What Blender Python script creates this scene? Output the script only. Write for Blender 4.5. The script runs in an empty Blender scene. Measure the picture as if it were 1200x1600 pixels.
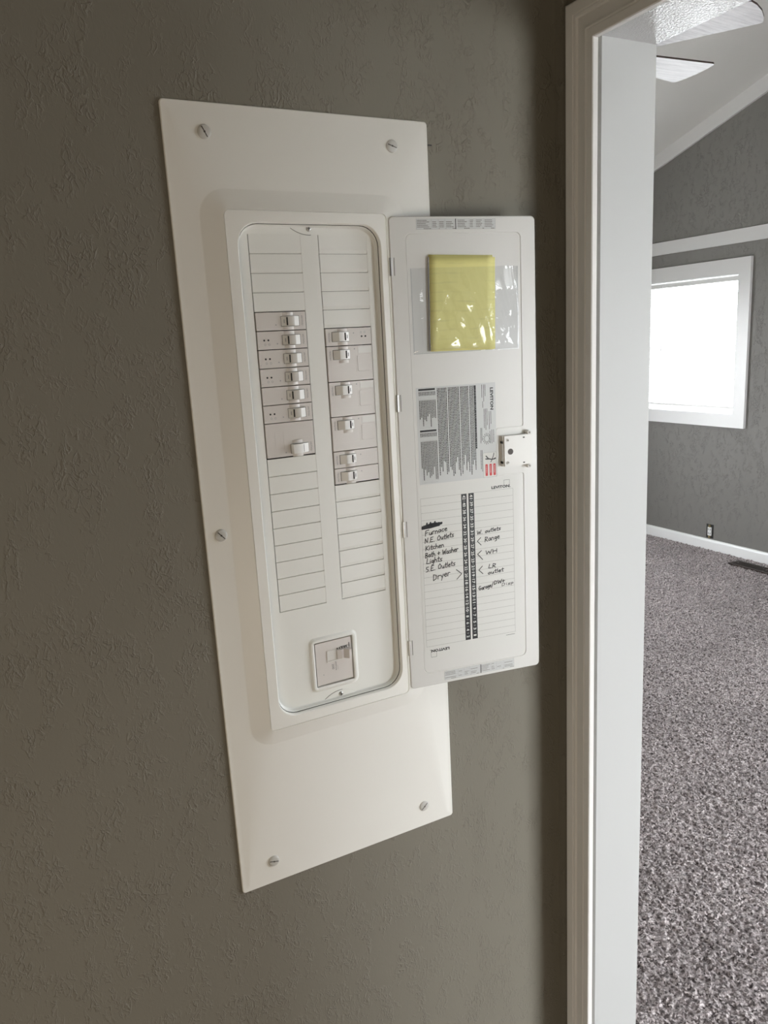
import bpy, bmesh, math, random
import numpy as np
from mathutils import Vector, Matrix

S = bpy.context.scene
COL = S.collection
random.seed(7)
rng = np.random.default_rng(7)

# ------------------------------------------------------------------ camera
CAM = Vector((0.0, -1.035, 1.6))
def cam_axes(y, p, r):
    cy, sy, cp, sp, cr, sr = math.cos(y), math.sin(y), math.cos(p), math.sin(p), math.cos(r), math.sin(r)
    f = Vector((sy*cp, cy*cp, sp)); rt = Vector((cy, -sy, 0)); up = rt.cross(f)
    return cr*rt + sr*up, -sr*rt + cr*up, f
rt, up, fw = cam_axes(0.47237663, -0.21763356, -0.05413463)
cd = bpy.data.cameras.new('camera'); cam = bpy.data.objects.new('camera', cd); COL.objects.link(cam)
M = Matrix((rt, up, -fw)).transposed().to_4x4(); M.translation = CAM
cam.matrix_world = M
cd.sensor_fit = 'VERTICAL'; cd.sensor_height = 24.0; cd.lens = 24.0*1204.338/1600.0
cd.clip_start = 0.02; cd.clip_end = 200
S.camera = cam

# ------------------------------------------------------------------ world, lights, exposure
w = bpy.data.worlds.new('world'); S.world = w; w.use_nodes = True
wb = w.node_tree.nodes['Background']
wb.inputs['Color'].default_value = (0.93, 0.97, 1.0, 1); wb.inputs['Strength'].default_value = 21.5
S.view_settings.view_transform = 'Standard'; S.view_settings.look = 'None'
S.view_settings.gamma = 1.0; S.view_settings.use_curve_mapping = False
S.view_settings.exposure = 0.0
S.cycles.use_denoising = True
S.cycles.max_bounces = 10; S.cycles.diffuse_bounces = 6; S.cycles.transparent_max_bounces = 12
S.cycles.sample_clamp_indirect = 6.0

def area(name, loc, direction, sx, sy, energy, color=(1, 1, 1), portal=False):
    ld = bpy.data.lights.new(name, 'AREA'); ld.shape = 'RECTANGLE'; ld.size = sx; ld.size_y = sy
    ld.energy = energy; ld.color = color
    if portal: ld.cycles.is_portal = True
    o = bpy.data.objects.new(name, ld); COL.objects.link(o)
    o.location = loc; o.rotation_euler = Vector(direction).to_track_quat('-Z', 'Y').to_euler()
    return o
# geometry constants
XC = 0.8703            # face of the doorway wall, hall side
XD = 0.979             # its other face
XF = 4.5428            # far wall with the window
YB = -3.1              # patio wall of the far room
YG = 3.9               # gable end of the far room beyond the sight line
PX0, PX1, PZ0, PZ1 = 1.47, 2.75, 0.02, 1.72      # patio door opening in the patio wall
WY0, WY1, WZ0, WZ1 = 2.532, 3.42, 0.986, 1.915   # far window opening
area('patio_portal', ((PX0+PX1)/2, YB-0.13, (PZ0+PZ1)/2), (0, 1, 0), PX1-PX0, PZ1-PZ0, 1, portal=True)
GX0, GX1, GZ0, GZ1 = 1.80, 3.10, 0.60, 1.75        # unseen gable window, added to brighten the far room
area('gable_portal', ((GX0+GX1)/2, YG+0.14, (GZ0+GZ1)/2), (0, -1, 0), GX1-GX0, GZ1-GZ0, 1, portal=True)
area('added_skylight_portal', (2.85, -1.7, 3.72), (0, 0, -1), 1.0, 0.9, 1, portal=True)  # portal of the skylight added for extra daylight
VY0, VY1, VZ0, VZ1 = -2.4, -0.9, 0.60, 1.95        # unseen second far-wall window, added for more diffuse daylight
area('added_window_portal', (XF+0.16, (VY0+VY1)/2, (VZ0+VZ1)/2), (-1, 0, 0), VY1-VY0, VZ1-VZ0, 1, portal=True)
area('window_portal', (XF+0.16, (WY0+WY1)/2, (WZ0+WZ1)/2), (-1, 0, 0), WY1-WY0, WZ1-WZ0, 1, portal=True)
# unseen warm fill light added low in the hall, behind the camera
area('hall_fill', (-0.95, -2.25, 0.40), (0.55, 1, 0.14), 0.7, 0.7, 16, (1.0, 0.85, 0.64))

# ------------------------------------------------------------------ materials
def mat(name, color, rough=0.5, metal=0.0, spec=0.5):
    m = bpy.data.materials.new(name); m.use_nodes = True
    b = m.node_tree.nodes['Principled BSDF']
    b.inputs['Base Color'].default_value = (*color, 1); b.inputs['Roughness'].default_value = rough
    b.inputs['Metallic'].default_value = metal; b.inputs['Specular IOR Level'].default_value = spec
    return m
def nd(m, t): return m.node_tree.nodes.new(t)
def lk(m, a, b): m.node_tree.links.new(a, b)
def bsdf(m): return m.node_tree.nodes['Principled BSDF']
def coords(m, scale=(1, 1, 1)):
    tc = nd(m, 'ShaderNodeTexCoord'); mp = nd(m, 'ShaderNodeMapping'); mp.inputs['Scale'].default_value = scale
    lk(m, tc.outputs['Object'], mp.inputs['Vector']); return mp.outputs['Vector']
def ramp(m, src, stops):
    r = nd(m, 'ShaderNodeValToRGB'); e = r.color_ramp.elements
    while len(e) < len(stops): e.new(0.5)
    for i, (p, c) in enumerate(stops):
        e[i].position = p; e[i].color = (c, c, c, 1) if not isinstance(c, tuple) else (*c, 1)
    lk(m, src, r.inputs['Fac']); return r.outputs['Color']
def bump(m, height, strength, dist, prev=None):
    b = nd(m, 'ShaderNodeBump'); b.inputs['Strength'].default_value = strength; b.inputs['Distance'].default_value = dist
    lk(m, height, b.inputs['Height'])
    if prev is not None: lk(m, prev, b.inputs['Normal'])
    lk(m, b.outputs['Normal'], bsdf(m).inputs['Normal']); return b.outputs['Normal']
def noise(m, vec, scale, detail=2, rough=0.5, dist=0.0):
    n = nd(m, 'ShaderNodeTexNoise'); n.inputs['Scale'].default_value = scale; n.inputs['Detail'].default_value = detail
    n.inputs['Roughness'].default_value = rough; n.inputs['Distortion'].default_value = dist
    lk(m, vec, n.inputs['Vector']); return n.outputs['Fac']
def math_node(m, op, a, b=None):
    n = nd(m, 'ShaderNodeMath'); n.operation = op
    if isinstance(a, (int, float)): n.inputs[0].default_value = a
    else: lk(m, a, n.inputs[0])
    if b is not None:
        if isinstance(b, (int, float)): n.inputs[1].default_value = b
        else: lk(m, b, n.inputs[1])
    return n.outputs[0]

def textured_paint(name, color, rough, k, sc=1.0, spec=0.4):
    """hand-troweled drywall: smooth patches with short curled ridges between them"""
    m = mat(name, color, rough, spec=spec)
    v = coords(m, (1, 1, 0.62))
    n1 = noise(m, v, 95*sc, 2, 0.5, 0.5)
    ridge = ramp(m, n1, [(0.0, 0.0), (0.50, 0.0), (0.535, 1.0), (0.575, 0.6), (0.63, 0.0)])
    msk = ramp(m, noise(m, v, 24*sc, 3, 0.6, 0.6), [(0.0, 0.0), (0.46, 0.05), (0.60, 1.0)])
    n2 = noise(m, v, 190*sc, 2, 0.5, 0.4)
    r2 = ramp(m, n2, [(0.0, 0.0), (0.53, 0.0), (0.60, 1.0)])
    h = math_node(m, 'MULTIPLY', math_node(m, 'ADD', ridge, math_node(m, 'MULTIPLY', r2, 0.45)), msk)
    h = math_node(m, 'ADD', h, math_node(m, 'MULTIPLY', noise(m, v, 5*sc, 2), 1.2))
    bump(m, h, k, 0.0016)
    return m
M_wall = textured_paint('greige_wall_paint', (0.206, 0.191, 0.157), 0.6, 0.62, spec=0.25)
M_wallf = textured_paint('far_room_wall_paint', (0.195, 0.187, 0.176), 0.6, 0.9, 0.8)
M_ceil = textured_paint('white_ceiling_paint', (0.80, 0.795, 0.77), 0.6, 0.12)
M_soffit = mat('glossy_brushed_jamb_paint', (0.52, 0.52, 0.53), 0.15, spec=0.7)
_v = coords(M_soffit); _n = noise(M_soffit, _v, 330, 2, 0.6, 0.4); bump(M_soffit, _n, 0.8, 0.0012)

def enamel(name, color, rough, k=0.05, sc=700):
    m = mat(name, color, rough); v = coords(m); bump(m, noise(m, v, sc, 2), k, 0.0006); return m
M_trim = enamel('white_trim_enamel', (0.84, 0.84, 0.84), 0.32, 0.10, 60)
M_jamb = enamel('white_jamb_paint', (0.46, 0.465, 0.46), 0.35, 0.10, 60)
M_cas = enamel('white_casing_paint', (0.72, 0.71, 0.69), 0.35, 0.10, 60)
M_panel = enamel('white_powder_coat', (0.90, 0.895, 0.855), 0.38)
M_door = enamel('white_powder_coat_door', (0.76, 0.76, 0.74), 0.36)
M_front = enamel('white_dead_front_paint', (0.84, 0.845, 0.81), 0.36)
M_brk = mat('pale_breaker_plastic', (0.70, 0.665, 0.635), 0.33)
M_hand = mat('white_breaker_handle_plastic', (0.76, 0.75, 0.72), 0.3)
M_dark = mat('dark_gap', (0.02, 0.019, 0.017), 0.8)
M_black = mat('black_ink', (0.012, 0.012, 0.013), 0.45)
M_grey = mat('grey_ink', (0.28, 0.27, 0.26), 0.6)
M_lgrey = mat('pale_grey_ink', (0.42, 0.42, 0.42), 0.6)
M_red = mat('red_ink', (0.55, 0.03, 0.035), 0.5)
M_label = mat('silver_grey_label_stock', (0.64, 0.655, 0.655), 0.42)
M_paperw = mat('white_label_paper', (0.76, 0.765, 0.74), 0.5)
M_screw = mat('white_painted_screw', (0.58, 0.57, 0.54), 0.35)
M_slot = mat('screw_slot_steel', (0.12, 0.11, 0.10), 0.4, 0.6)
M_steel = mat('zinc_steel', (0.55, 0.55, 0.54), 0.3, 0.9)
M_box = mat('grey_enclosure_steel', (0.05, 0.05, 0.05), 0.6)
M_vent = mat('brown_vent_steel', (0.035, 0.022, 0.017), 0.4)
M_brass = mat('tarnished_brass', (0.45, 0.36, 0.2), 0.35, 0.9)
M_out = mat('outside_ground_concrete', (0.62, 0.62, 0.6), 0.9)
M_pvc = mat('white_vinyl', (0.82, 0.83, 0.84), 0.35)
M_slat = mat('white_blind_vinyl', (0.85, 0.85, 0.84), 0.4)
M_slat.node_tree.nodes['Principled BSDF'].inputs['Transmission Weight'].default_value = 0.0

# yellow legal paper with faint show-through writing and a round stain
M_yel = mat('yellow_legal_paper', (0.62, 0.58, 0.23), 0.6)
_v = coords(M_yel)
_w = nd(M_yel, 'ShaderNodeTexWave'); _w.wave_type = 'BANDS'; _w.bands_direction = 'Z'; _w.inputs['Scale'].default_value = 23
_w.inputs['Distortion'].default_value = 2.0; lk(M_yel, _v, _w.inputs['Vector'])
_f = math_node(M_yel, 'MULTIPLY', ramp(M_yel, _w.outputs['Fac'], [(0, 0.35), (0.12, 0.0)]),
               ramp(M_yel, noise(M_yel, _v, 30, 2), [(0.42, 0.0), (0.6, 0.8)]))
_mx = nd(M_yel, 'ShaderNodeMix'); _mx.data_type = 'RGBA'
_mx.inputs['A'].default_value = (0.80, 0.75, 0.30, 1); _mx.inputs['B'].default_value = (0.58, 0.55, 0.25, 1)
lk(M_yel, _f, _mx.inputs['Factor']); lk(M_yel, _mx.outputs['Result'], bsdf(M_yel).inputs['Base Color'])
bump(M_yel, noise(M_yel, _v, 55, 3), 0.25, 0.002)

# clear film: mostly transparent, mirror-like at grazing angles
M_film = bpy.data.materials.new('clear_plastic_film'); M_film.use_nodes = True
_t = M_film.node_tree; _t.nodes.clear()
_o = _t.nodes.new('ShaderNodeOutputMaterial'); _mix = _t.nodes.new('ShaderNodeMixShader')
_tr = _t.nodes.new('ShaderNodeBsdfTransparent'); _tr.inputs[0].default_value = (0.93, 0.94, 0.95, 1)
_gl = _t.nodes.new('ShaderNodeBsdfGlossy'); _gl.inputs['Roughness'].default_value = 0.07
_fr = _t.nodes.new('ShaderNodeFresnel'); _fr.inputs['IOR'].default_value = 1.55
_tc = _t.nodes.new('ShaderNodeTexCoord'); _nz = _t.nodes.new('ShaderNodeTexNoise'); _nz.inputs['Scale'].default_value = 34
_nz.inputs['Detail'].default_value = 3; _nz.inputs['Distortion'].default_value = 1.0
_b = _t.nodes.new('ShaderNodeBump'); _b.inputs['Strength'].default_value = 0.3; _b.inputs['Distance'].default_value = 0.003
_t.links.new(_tc.outputs['Object'], _nz.inputs['Vector']); _t.links.new(_nz.outputs['Fac'], _b.inputs['Height'])
_t.links.new(_b.outputs['Normal'], _gl.inputs['Normal']); _t.links.new(_b.outputs['Normal'], _fr.inputs['Normal'])
_ge = _t.nodes.new('ShaderNodeNewGeometry'); _ib = _t.nodes.new('ShaderNodeMath'); _ib.operation = 'SUBTRACT'; _ib.inputs[0].default_value = 1.0
_mu = _t.nodes.new('ShaderNodeMath'); _mu.operation = 'MULTIPLY'
_t.links.new(_ge.outputs['Backfacing'], _ib.inputs[1]); _t.links.new(_ib.outputs[0], _mu.inputs[0]); _t.links.new(_fr.outputs[0], _mu.inputs[1])
_t.links.new(_mu.outputs[0], _mix.inputs[0]); _t.links.new(_tr.outputs[0], _mix.inputs[1]); _t.links.new(_gl.outputs[0], _mix.inputs[2])
_t.links.new(_mix.outputs[0], _o.inputs[0])

# window glass
M_glass = bpy.data.materials.new('window_glass'); M_glass.use_nodes = True
_t = M_glass.node_tree; _t.nodes.clear()
_o = _t.nodes.new('ShaderNodeOutputMaterial'); _mix = _t.nodes.new('ShaderNodeMixShader'); _mix.inputs[0].default_value = 0.05
_tr = _t.nodes.new('ShaderNodeBsdfTransparent'); _gl = _t.nodes.new('ShaderNodeBsdfGlossy'); _gl.inputs['Roughness'].default_value = 0.02
_t.links.new(_tr.outputs[0], _mix.inputs[1]); _t.links.new(_gl.outputs[0], _mix.inputs[2]); _t.links.new(_mix.outputs[0], _o.inputs[0])

# carpet: heathered grey, mauve and off-white yarns
M_carp = mat('heathered_carpet_yarn', (0.3, 0.28, 0.28), 0.95, spec=0.1)
_v = coords(M_carp)
_c = nd(M_carp, 'ShaderNodeTexVoronoi'); _c.inputs['Scale'].default_value = 210; lk(M_carp, _v, _c.inputs['Vector'])
_sep = nd(M_carp, 'ShaderNodeSeparateColor'); lk(M_carp, _c.outputs['Color'], _sep.inputs[0])
_cr = ramp(M_carp, _sep.outputs[0], [(0.0, (0.04, 0.032, 0.032)), (0.38, (0.18, 0.15, 0.15)), (0.7, (0.37, 0.32, 0.32)), (1.0, (0.78, 0.72, 0.72))])
_hs = nd(M_carp, 'ShaderNodeHueSaturation'); lk(M_carp, _cr, _hs.inputs['Color'])
lk(M_carp, ramp(M_carp, noise(M_carp, _v, 3.0, 2), [(0.3, 0.85), (0.7, 1.12)]), _hs.inputs['Value'])
lk(M_carp, _hs.outputs[0], bsdf(M_carp).inputs['Base Color'])
bump(M_carp, noise(M_carp, _v, 260, 3, 0.7), 0.8, 0.004)
bsdf(M_carp).inputs['Sheen Weight'].default_value = 0.9; bsdf(M_carp).inputs['Sheen Roughness'].default_value = 0.45
bsdf(M_carp).inputs['Sheen Tint'].default_value = (0.95, 0.88, 0.88, 1)

# fan blade: washed wood grain
M_blade = mat('whitewashed_wood', (0.6, 0.6, 0.63), 0.3)
_v = coords(M_blade, (4, 60, 60)); _n = noise(M_blade, _v, 1.5, 4, 0.6)
lk(M_blade, ramp(M_blade, _n, [(0.3, (0.52, 0.52, 0.56)), (0.6, (0.82, 0.82, 0.86))]), bsdf(M_blade).inputs['Base Color'])
bump(M_blade, _n, 0.3, 0.002)

# ------------------------------------------------------------------ builders
ID = lambda p: p
class MB:
    """collects faces in a frame given by self.f (local point -> world point)"""
    def __init__(self, f=ID): self.v = []; self.q = []; self.mi = []; self.f = f; self.cur = 0
    def add(self, vs, fs):
        b = len(self.v); self.v += [tuple(self.f(p)) for p in vs]
        for f in fs: self.q.append([i+b for i in f]); self.mi.append(self.cur)
        return self
    def box(self, x0, x1, y0, y1, z0, z1):
        return self.add([(x, y, z) for x in (x0, x1) for y in (y0, y1) for z in (z0, z1)],
                        [(0, 1, 3, 2), (4, 6, 7, 5), (0, 4, 5, 1), (2, 3, 7, 6), (0, 2, 6, 4), (1, 5, 7, 3)])
    def prism(self, poly, fa, fb):
        """poly: list of 2-tuples, fa / fb place them at the two ends"""
        n = len(poly); vs = [fa(*p) for p in poly] + [fb(*p) for p in poly]
        fs = [(i, (i+1) % n, n+(i+1) % n, n+i) for i in range(n)] + [tuple(range(n))[::-1], tuple(range(n, 2*n))]
        return self.add(vs, fs)
    def loops(self, L, cap0=False, cap1=False):
        n = len(L[0]); vs = [p for l in L for p in l]; fs = []
        for k in range(len(L)-1):
            for i in range(n): fs.append((k*n+i, k*n+(i+1) % n, (k+1)*n+(i+1) % n, (k+1)*n+i))
        if cap0: fs.append(tuple(range(n))[::-1])
        if cap1: fs.append(tuple(range((len(L)-1)*n, len(L)*n)))
        return self.add(vs, fs)
    def build(self, name, m, parent=None, smooth=False, **props):
        me = bpy.data.meshes.new(name); me.from_pydata(self.v, [], self.q)
        for mm in (m if isinstance(m, (list, tuple)) else [m]): me.materials.append(mm)
        if isinstance(m, (list, tuple)): me.polygons.foreach_set('material_index', self.mi)
        bm = bmesh.new(); bm.from_mesh(me); bmesh.ops.recalc_face_normals(bm, faces=bm.faces); bm.to_mesh(me); bm.free()
        if smooth:
            me.polygons.foreach_set('use_smooth', [True]*len(me.polygons))
            me.set_sharp_from_angle(angle=math.radians(smooth if smooth is not True else 40))
        o = bpy.data.objects.new(name, me); COL.objects.link(o)
        if parent: o.parent = parent
        for k, v in props.items(): o[k] = v
        return o
def empty(name, loc=(0, 0, 0), **props):
    o = bpy.data.objects.new(name, None); COL.objects.link(o); o.empty_display_size = 0.02
    for k, v in props.items(): o[k] = v
    return o
def rrect(x0, x1, z0, z1, r, y, n=7):
    """rounded rectangle as 3D points (x, y, z), counter-clockwise"""
    pts = []
    for cx, cz, a0 in ((x1-r, z1-r, 0), (x0+r, z1-r, 90), (x0+r, z0+r, 180), (x1-r, z0+r, 270)):
        for i in range(n+1):
            a = math.radians(a0 + 90*i/n); pts.append((cx+r*math.cos(a), y, cz+r*math.sin(a)))
    return pts
def rbox(mb, x0, x1, y0, y1, z0, z1, r, e=0.0006, n=4):
    """rounded-corner slab, front (y0) edge bevelled by e"""
    return mb.loops([rrect(x0, x1, z0, z1, r, y1, n), rrect(x0, x1, z0, z1, r, y0+e, n),
                     rrect(x0+e, x1-e, z0+e, z1-e, max(r-e, 1e-4), y0, n)], True, True)
def structure(o): o['kind'] = 'structure'; return o

_text_cache = {}
def text_geo(s, bold=0.0):
    k = (s, bold)
    if k not in _text_cache:
        c = bpy.data.curves.new('t', 'FONT'); c.body = s; c.size = 1; c.offset = bold; c.resolution_u = 2
        o = bpy.data.objects.new('t', c); COL.objects.link(o)
        me = o.to_mesh(); vs = [tuple(v.co) for v in me.vertices]; fs = [tuple(p.vertices) for p in me.polygons]
        o.to_mesh_clear(); bpy.data.objects.remove(o); bpy.data.curves.remove(c)
        xs = [v[0] for v in vs]; ys = [v[1] for v in vs]
        x0, x1, y0, y1 = min(xs), max(xs), min(ys), max(ys)
        _text_cache[k] = ([((x-x0)/(x1-x0), (y-y0)/(y1-y0)) for x, y, _ in vs], fs, (x1-x0)/(y1-y0))
    return _text_cache[k]
def put_text(mb, s, place, w_, h_, bold=0.0):
    """text squeezed into a w_ x h_ rectangle; place(a, b) -> local 3D point for a in 0..w_, b in 0..h_"""
    vs, fs, _ = text_geo(s, bold)
    mb.add([place(a*w_, b*h_) for a, b in vs], fs)

# ------------------------------------------------------------------ setting: hall
HX0, HY0, HZ1 = -1.7, -3.1, 2.5
m_ = MB()   # panel wall with the hole for the load centre
hx0, hx1, hz0, hz1 = 0.32, 0.555, 1.03, 1.785
for a in ((HX0, hx0, 0, HZ1), (hx1, XC, 0, HZ1), (hx0, hx1, 0, hz0), (hx0, hx1, hz1, HZ1)):
    m_.box(a[0], a[1], 0.0, 0.10, a[2], a[3])
structure(m_.build('wall_back', M_wall))
OY0, OY1, OZ = -0.925, -0.101, 2.013      # doorway opening between the jamb faces and its head height
m_ = MB().box(XC, XD, OY1+0.018, 3.9, 0, 3.9).box(XC, XD, YB, OY0-0.018, 0, 3.9).box(XC, XD, OY0-0.018, OY1+0.018, OZ+0.018, 3.9)
structure(m_.build('wall_right', M_wall))
structure(MB().box(HX0-0.1, HX0, HY0-0.1, 0.1, 0, HZ1).build('wall_left', M_wall))
structure(MB().box(HX0-0.1, XC, HY0-0.1, HY0, 0, HZ1).build('wall_front', M_wall))
structure(MB().box(HX0-0.1, XC, HY0-0.1, 0.1, HZ1, HZ1+0.06).build('ceiling', M_ceil))

# setting: the room beyond
m_ = MB()   # far wall with window hole
for a in ((YB-0.12, VY0, 0, 5.2), (VY1, WY0, 0, 5.2), (VY0, VY1, 0, VZ0), (VY0, VY1, VZ1, 5.2), (WY1, YG+0.1, 0, 5.2), (WY0, WY1, 0, WZ0), (WY0, WY1, WZ1, 5.2)):
    m_.box(XF, XF+0.14, a[0], a[1], a[2], a[3])
structure(m_.build('wall_far', M_wallf))
m_ = MB()   # patio wall
for a in ((XD, PX0, 0, 5.2), (PX1, XF+0.14, 0, 5.2), (PX0, PX1, 0, PZ0), (PX0, PX1, PZ1, 5.2)):
    m_.box(a[0], a[1], YB-0.12, YB, a[2], a[3])
structure(m_.build('wall_patio', M_wallf))
m_ = MB()
for a in ((XD, GX0, 0, 5.2), (GX1, XF+0.14, 0, 5.2), (GX0, GX1, 0, GZ0), (GX0, GX1, GZ1, 5.2)):
    m_.box(a[0], a[1], YG, YG+0.1, a[2], a[3])
structure(m_.build('wall_gable', M_wallf))
# vaulted ceiling, rising towards the patio side up to a ridge
def vz(y): return 3.055+0.3126*(2.406-y)
RY = -0.4
m_ = MB()
SX0, SX1, SY0, SY1 = 2.4, 3.3, -2.1, -1.3      # unseen skylight, added to light the far wall
def sz(y): return vz(y) if y >= RY else vz(RY)-0.3126*(RY-y)
for xa, xb, ya, yb in ((XD-0.1, XF+0.1, YG, RY), (XD-0.1, XF+0.1, RY, SY1), (XD-0.1, XF+0.1, SY0, YB), (XD-0.1, SX0, SY1, SY0), (SX1, XF+0.1, SY1, SY0)):
    za, zb = sz(ya), sz(yb)
    m_.add([(xa, ya, za), (xb, ya, za), (xb, yb, zb), (xa, yb, zb), (xa, ya, za+0.08), (xb, ya, za+0.08), (xb, yb, zb+0.08), (xa, yb, zb+0.08)],
           [(0, 1, 2, 3), (4, 5, 6, 7), (0, 1, 5, 4), (1, 2, 6, 5), (2, 3, 7, 6), (3, 0, 4, 7)])
structure(m_.build('ceiling_vault', M_ceil))
structure(MB().box(2.6, 3.9, 0.98, 1.04, 2.96, 3.10).build('ceiling_beam', M_ceil))
# floor: slab, plus the visible part of the carpet as real pile
structure(MB().box(HX0-0.1, XF+0.14, YB-0.12, YG+0.1, -0.12, -0.006).build('floor', M_carp))
def carpet():
    st = 0.0039
    xs = np.arange(XD+0.002, XF, st); ys = np.arange(-0.95, YG-0.003, st)
    nx, ny = len(xs), len(ys)
    Xg, Yg = np.meshgrid(xs, ys, indexing='ij')
    def blur(a, k):
        for _ in range(k):
            a = (a + np.roll(a, 1, 0) + np.roll(a, -1, 0) + np.roll(a, 1, 1) + np.roll(a, -1, 1))/5
        return a
    n0 = rng.standard_normal((nx, ny)); a = blur(n0, 1); a /= a.std()
    b = blur(rng.standard_normal((nx, ny)), 6); b /= b.std()
    Z = np.clip(a, -2, 2)*0.0034 + np.clip(b, -2, 2)*0.0012
    jx = rng.uniform(-.35, .35, (nx, ny))*st; jy = rng.uniform(-.35, .35, (nx, ny))*st
    V = np.stack([Xg+jx, Yg+jy, Z], -1).reshape(-1, 3)
    I = np.arange(nx*ny).reshape(nx, ny)
    cx = (Xg[:-1, :-1]); cy = (Yg[:-1, :-1])
    lo = -0.09 + (cx-1.416)*(2.18+0.09)/(4.5-1.416); hi = 0.07 + (cx-1.154)*(3.3-0.07)/(4.53-1.154)
    keep = (cy > lo-0.50) & (cy < hi+1.6)
    q = np.stack([I[:-1, :-1], I[1:, :-1], I[1:, 1:], I[:-1, 1:]], -1)[keep]
    used = np.unique(q); rm = np.full(nx*ny, -1); rm[used] = np.arange(len(used)); q = rm[q].astype(np.int32); V = V[used]
    me = bpy.data.meshes.new('carpet'); me.vertices.add(len(V)); me.vertices.foreach_set('co', V.astype(np.float32).ravel())
    me.loops.add(q.size); me.loops.foreach_set('vertex_index', q.ravel())
    me.polygons.add(len(q)); me.polygons.foreach_set('loop_start', np.arange(0, q.size, 4, dtype=np.int32))
    me.polygons.foreach_set('use_smooth', np.ones(len(q), bool))
    me.update(); me.validate(); me.materials.append(M_carp)
    o = bpy.data.objects.new('carpet', me); COL.objects.link(o)
    o['kind'] = 'stuff'; o['label'] = 'heathered grey and mauve carpet pile covering the floor of the far room'; o['category'] = 'carpet'
carpet()
# outside
structure(MB().box(-12, 25, -16, YB-0.14, -0.30, -0.18).build('ground', M_out))
structure(MB().box(-12, XF+0.19, YG+0.12, 16, -0.30, -0.18).build('ground', M_out))
structure(MB().box(XF+0.2, 25, YB-0.14, 16, -0.30, -0.18).build('ground', M_out))

# doorway: jambs and casings
door = empty('door_1', kind='structure')
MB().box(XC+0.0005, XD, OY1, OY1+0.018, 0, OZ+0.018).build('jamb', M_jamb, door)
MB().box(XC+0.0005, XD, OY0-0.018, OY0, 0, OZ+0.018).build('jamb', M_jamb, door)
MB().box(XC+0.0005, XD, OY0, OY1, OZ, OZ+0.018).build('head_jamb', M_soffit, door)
# casing profile: (distance across from the opening side, thickness off the wall)
CW = 0.0600
prof = [(0, 0.0080), (0.0, 0.0165), (0.0012, 0.0180), (0.0125, 0.0180), (0.0138, 0.0160), (0.0152, 0.0186), (0.0170, 0.0186), (0.0185, 0.0155),
        (0.0360, 0.0135), (0.0372, 0.0168), (0.0400, 0.0175), (0.0420, 0.0168), (0.0432, 0.0185), (0.0575, 0.0185), (CW, 0.0165), (CW, 0.0), (0.012, 0.0), (0.012, 0.0080)]
CI, CO, CT = OY1-0.0015, OY0+0.0015, OZ-0.004
def casing(name, side, xface, sgn):
    X = lambda t: xface - sgn*t
    k = 0 if sgn > 0 else 0.020      # the far-side casing sits back from the jamb
    CI, CO, CT = OY1-0.0015+k, OY0+0.0015-k, OZ-0.004+k
    mb = MB()
    if side == 'near':
        mb.prism(prof, lambda d, t: (X(t), CI+d, 0), lambda d, t: (X(t), CI+d, CT+d))
    elif side == 'off':
        mb.prism(prof, lambda d, t: (X(t), CO-d, 0), lambda d, t: (X(t), CO-d, CT+d))
    else:
        mb.prism(prof, lambda d, t: (X(t), CI+d, CT+d), lambda d, t: (X(t), CO-d, CT+d))
    return mb.build(name, M_cas, door, smooth=25)
for sd, nm in (('near', 'casing'), ('off', 'casing'), ('head', 'head_casing')):
    casing(nm, sd, XC, 1)
    casing(nm, sd, XD, -1)

# trims of the far wall
structure(MB().box(XF-0.018, XF, 0.5, YG, 2.103, 2.190).build('trim_1', M_trim))
m_ = MB()
def rake(d0, d1, t):
    ya, yb = YG, RY
    z = lambda y, d: vz(y) - d
    return m_.add([(XF-t, ya, z(ya, d0)), (XF-t, yb, z(yb, d0)), (XF-t, yb, z(yb, d1)), (XF-t, ya, z(ya, d1)),
                   (XF, ya, z(ya, d0)), (XF, yb, z(yb, d0)), (XF, yb, z(yb, d1)), (XF, ya, z(ya, d1))],
                  [(0, 1, 2, 3), (4, 5, 6, 7), (0, 1, 5, 4), (3, 2, 6, 7), (0, 3, 7, 4), (1, 2, 6, 5)])
rake(0.0, 0.095, 0.02)
structure(m_.build('trim_2', M_trim))
bp = [(0, 0), (0.014, 0), (0.014, 0.058), (0.011, 0.070), (0.006, 0.076), (0, 0.078)]
structure(MB().prism(bp, lambda t, z: (XF-t, YB, z), lambda t, z: (XF-t, YG, z)).build('baseboard_far', M_trim, smooth=30))

# far window
win = empty('window_1', kind='structure')
wm = MB(); ct = 0.022; cw = 0.092
WYr, WZt, WZb = WY0-cw+0.004, WZ1+cw+0.004, WZ0-cw+0.004
MB().box(XF-ct, XF, WYr, WY0+0.003, WZb, WZt).build('window_casing', M_trim, win)
MB().box(XF-ct, XF, WY1-0.003, WY1+cw, WZb, WZt).build('window_casing', M_trim, win)
MB().box(XF-ct, XF, WY0+0.003, WY1-0.003, WZ1-0.003, WZt).build('window_casing', M_trim, win)
MB().box(XF-ct, XF, WY0+0.003, WY1-0.003, WZb, WZ0+0.003).build('window_casing', M_trim, win)
fx0, fx1 = XF+0.075, XF+0.125
m_ = MB()
fr = 0.035
m_.box(fx0, fx1, WY0, WY1, WZ1-fr, WZ1).box(fx0, fx1, WY0, WY1, WZ0, WZ0+fr).box(fx0, fx1, WY0, WY0+fr, WZ0, WZ1).box(fx0, fx1, WY1-fr, WY1, WZ0, WZ1)
m_.box(fx0, fx1, WY0, WY1, 1.415, 1.450)
m_.build('window_frame', M_pvc, win)
MB().box(XF+0.098, XF+0.102, WY0+fr, WY1-fr, WZ0+fr, 1.415).build('pane', M_glass, win)
MB().box(XF+0.098, XF+0.102, WY0+fr, WY1-fr, 1.450, WZ1-fr).build('pane', M_glass, win)
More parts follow.
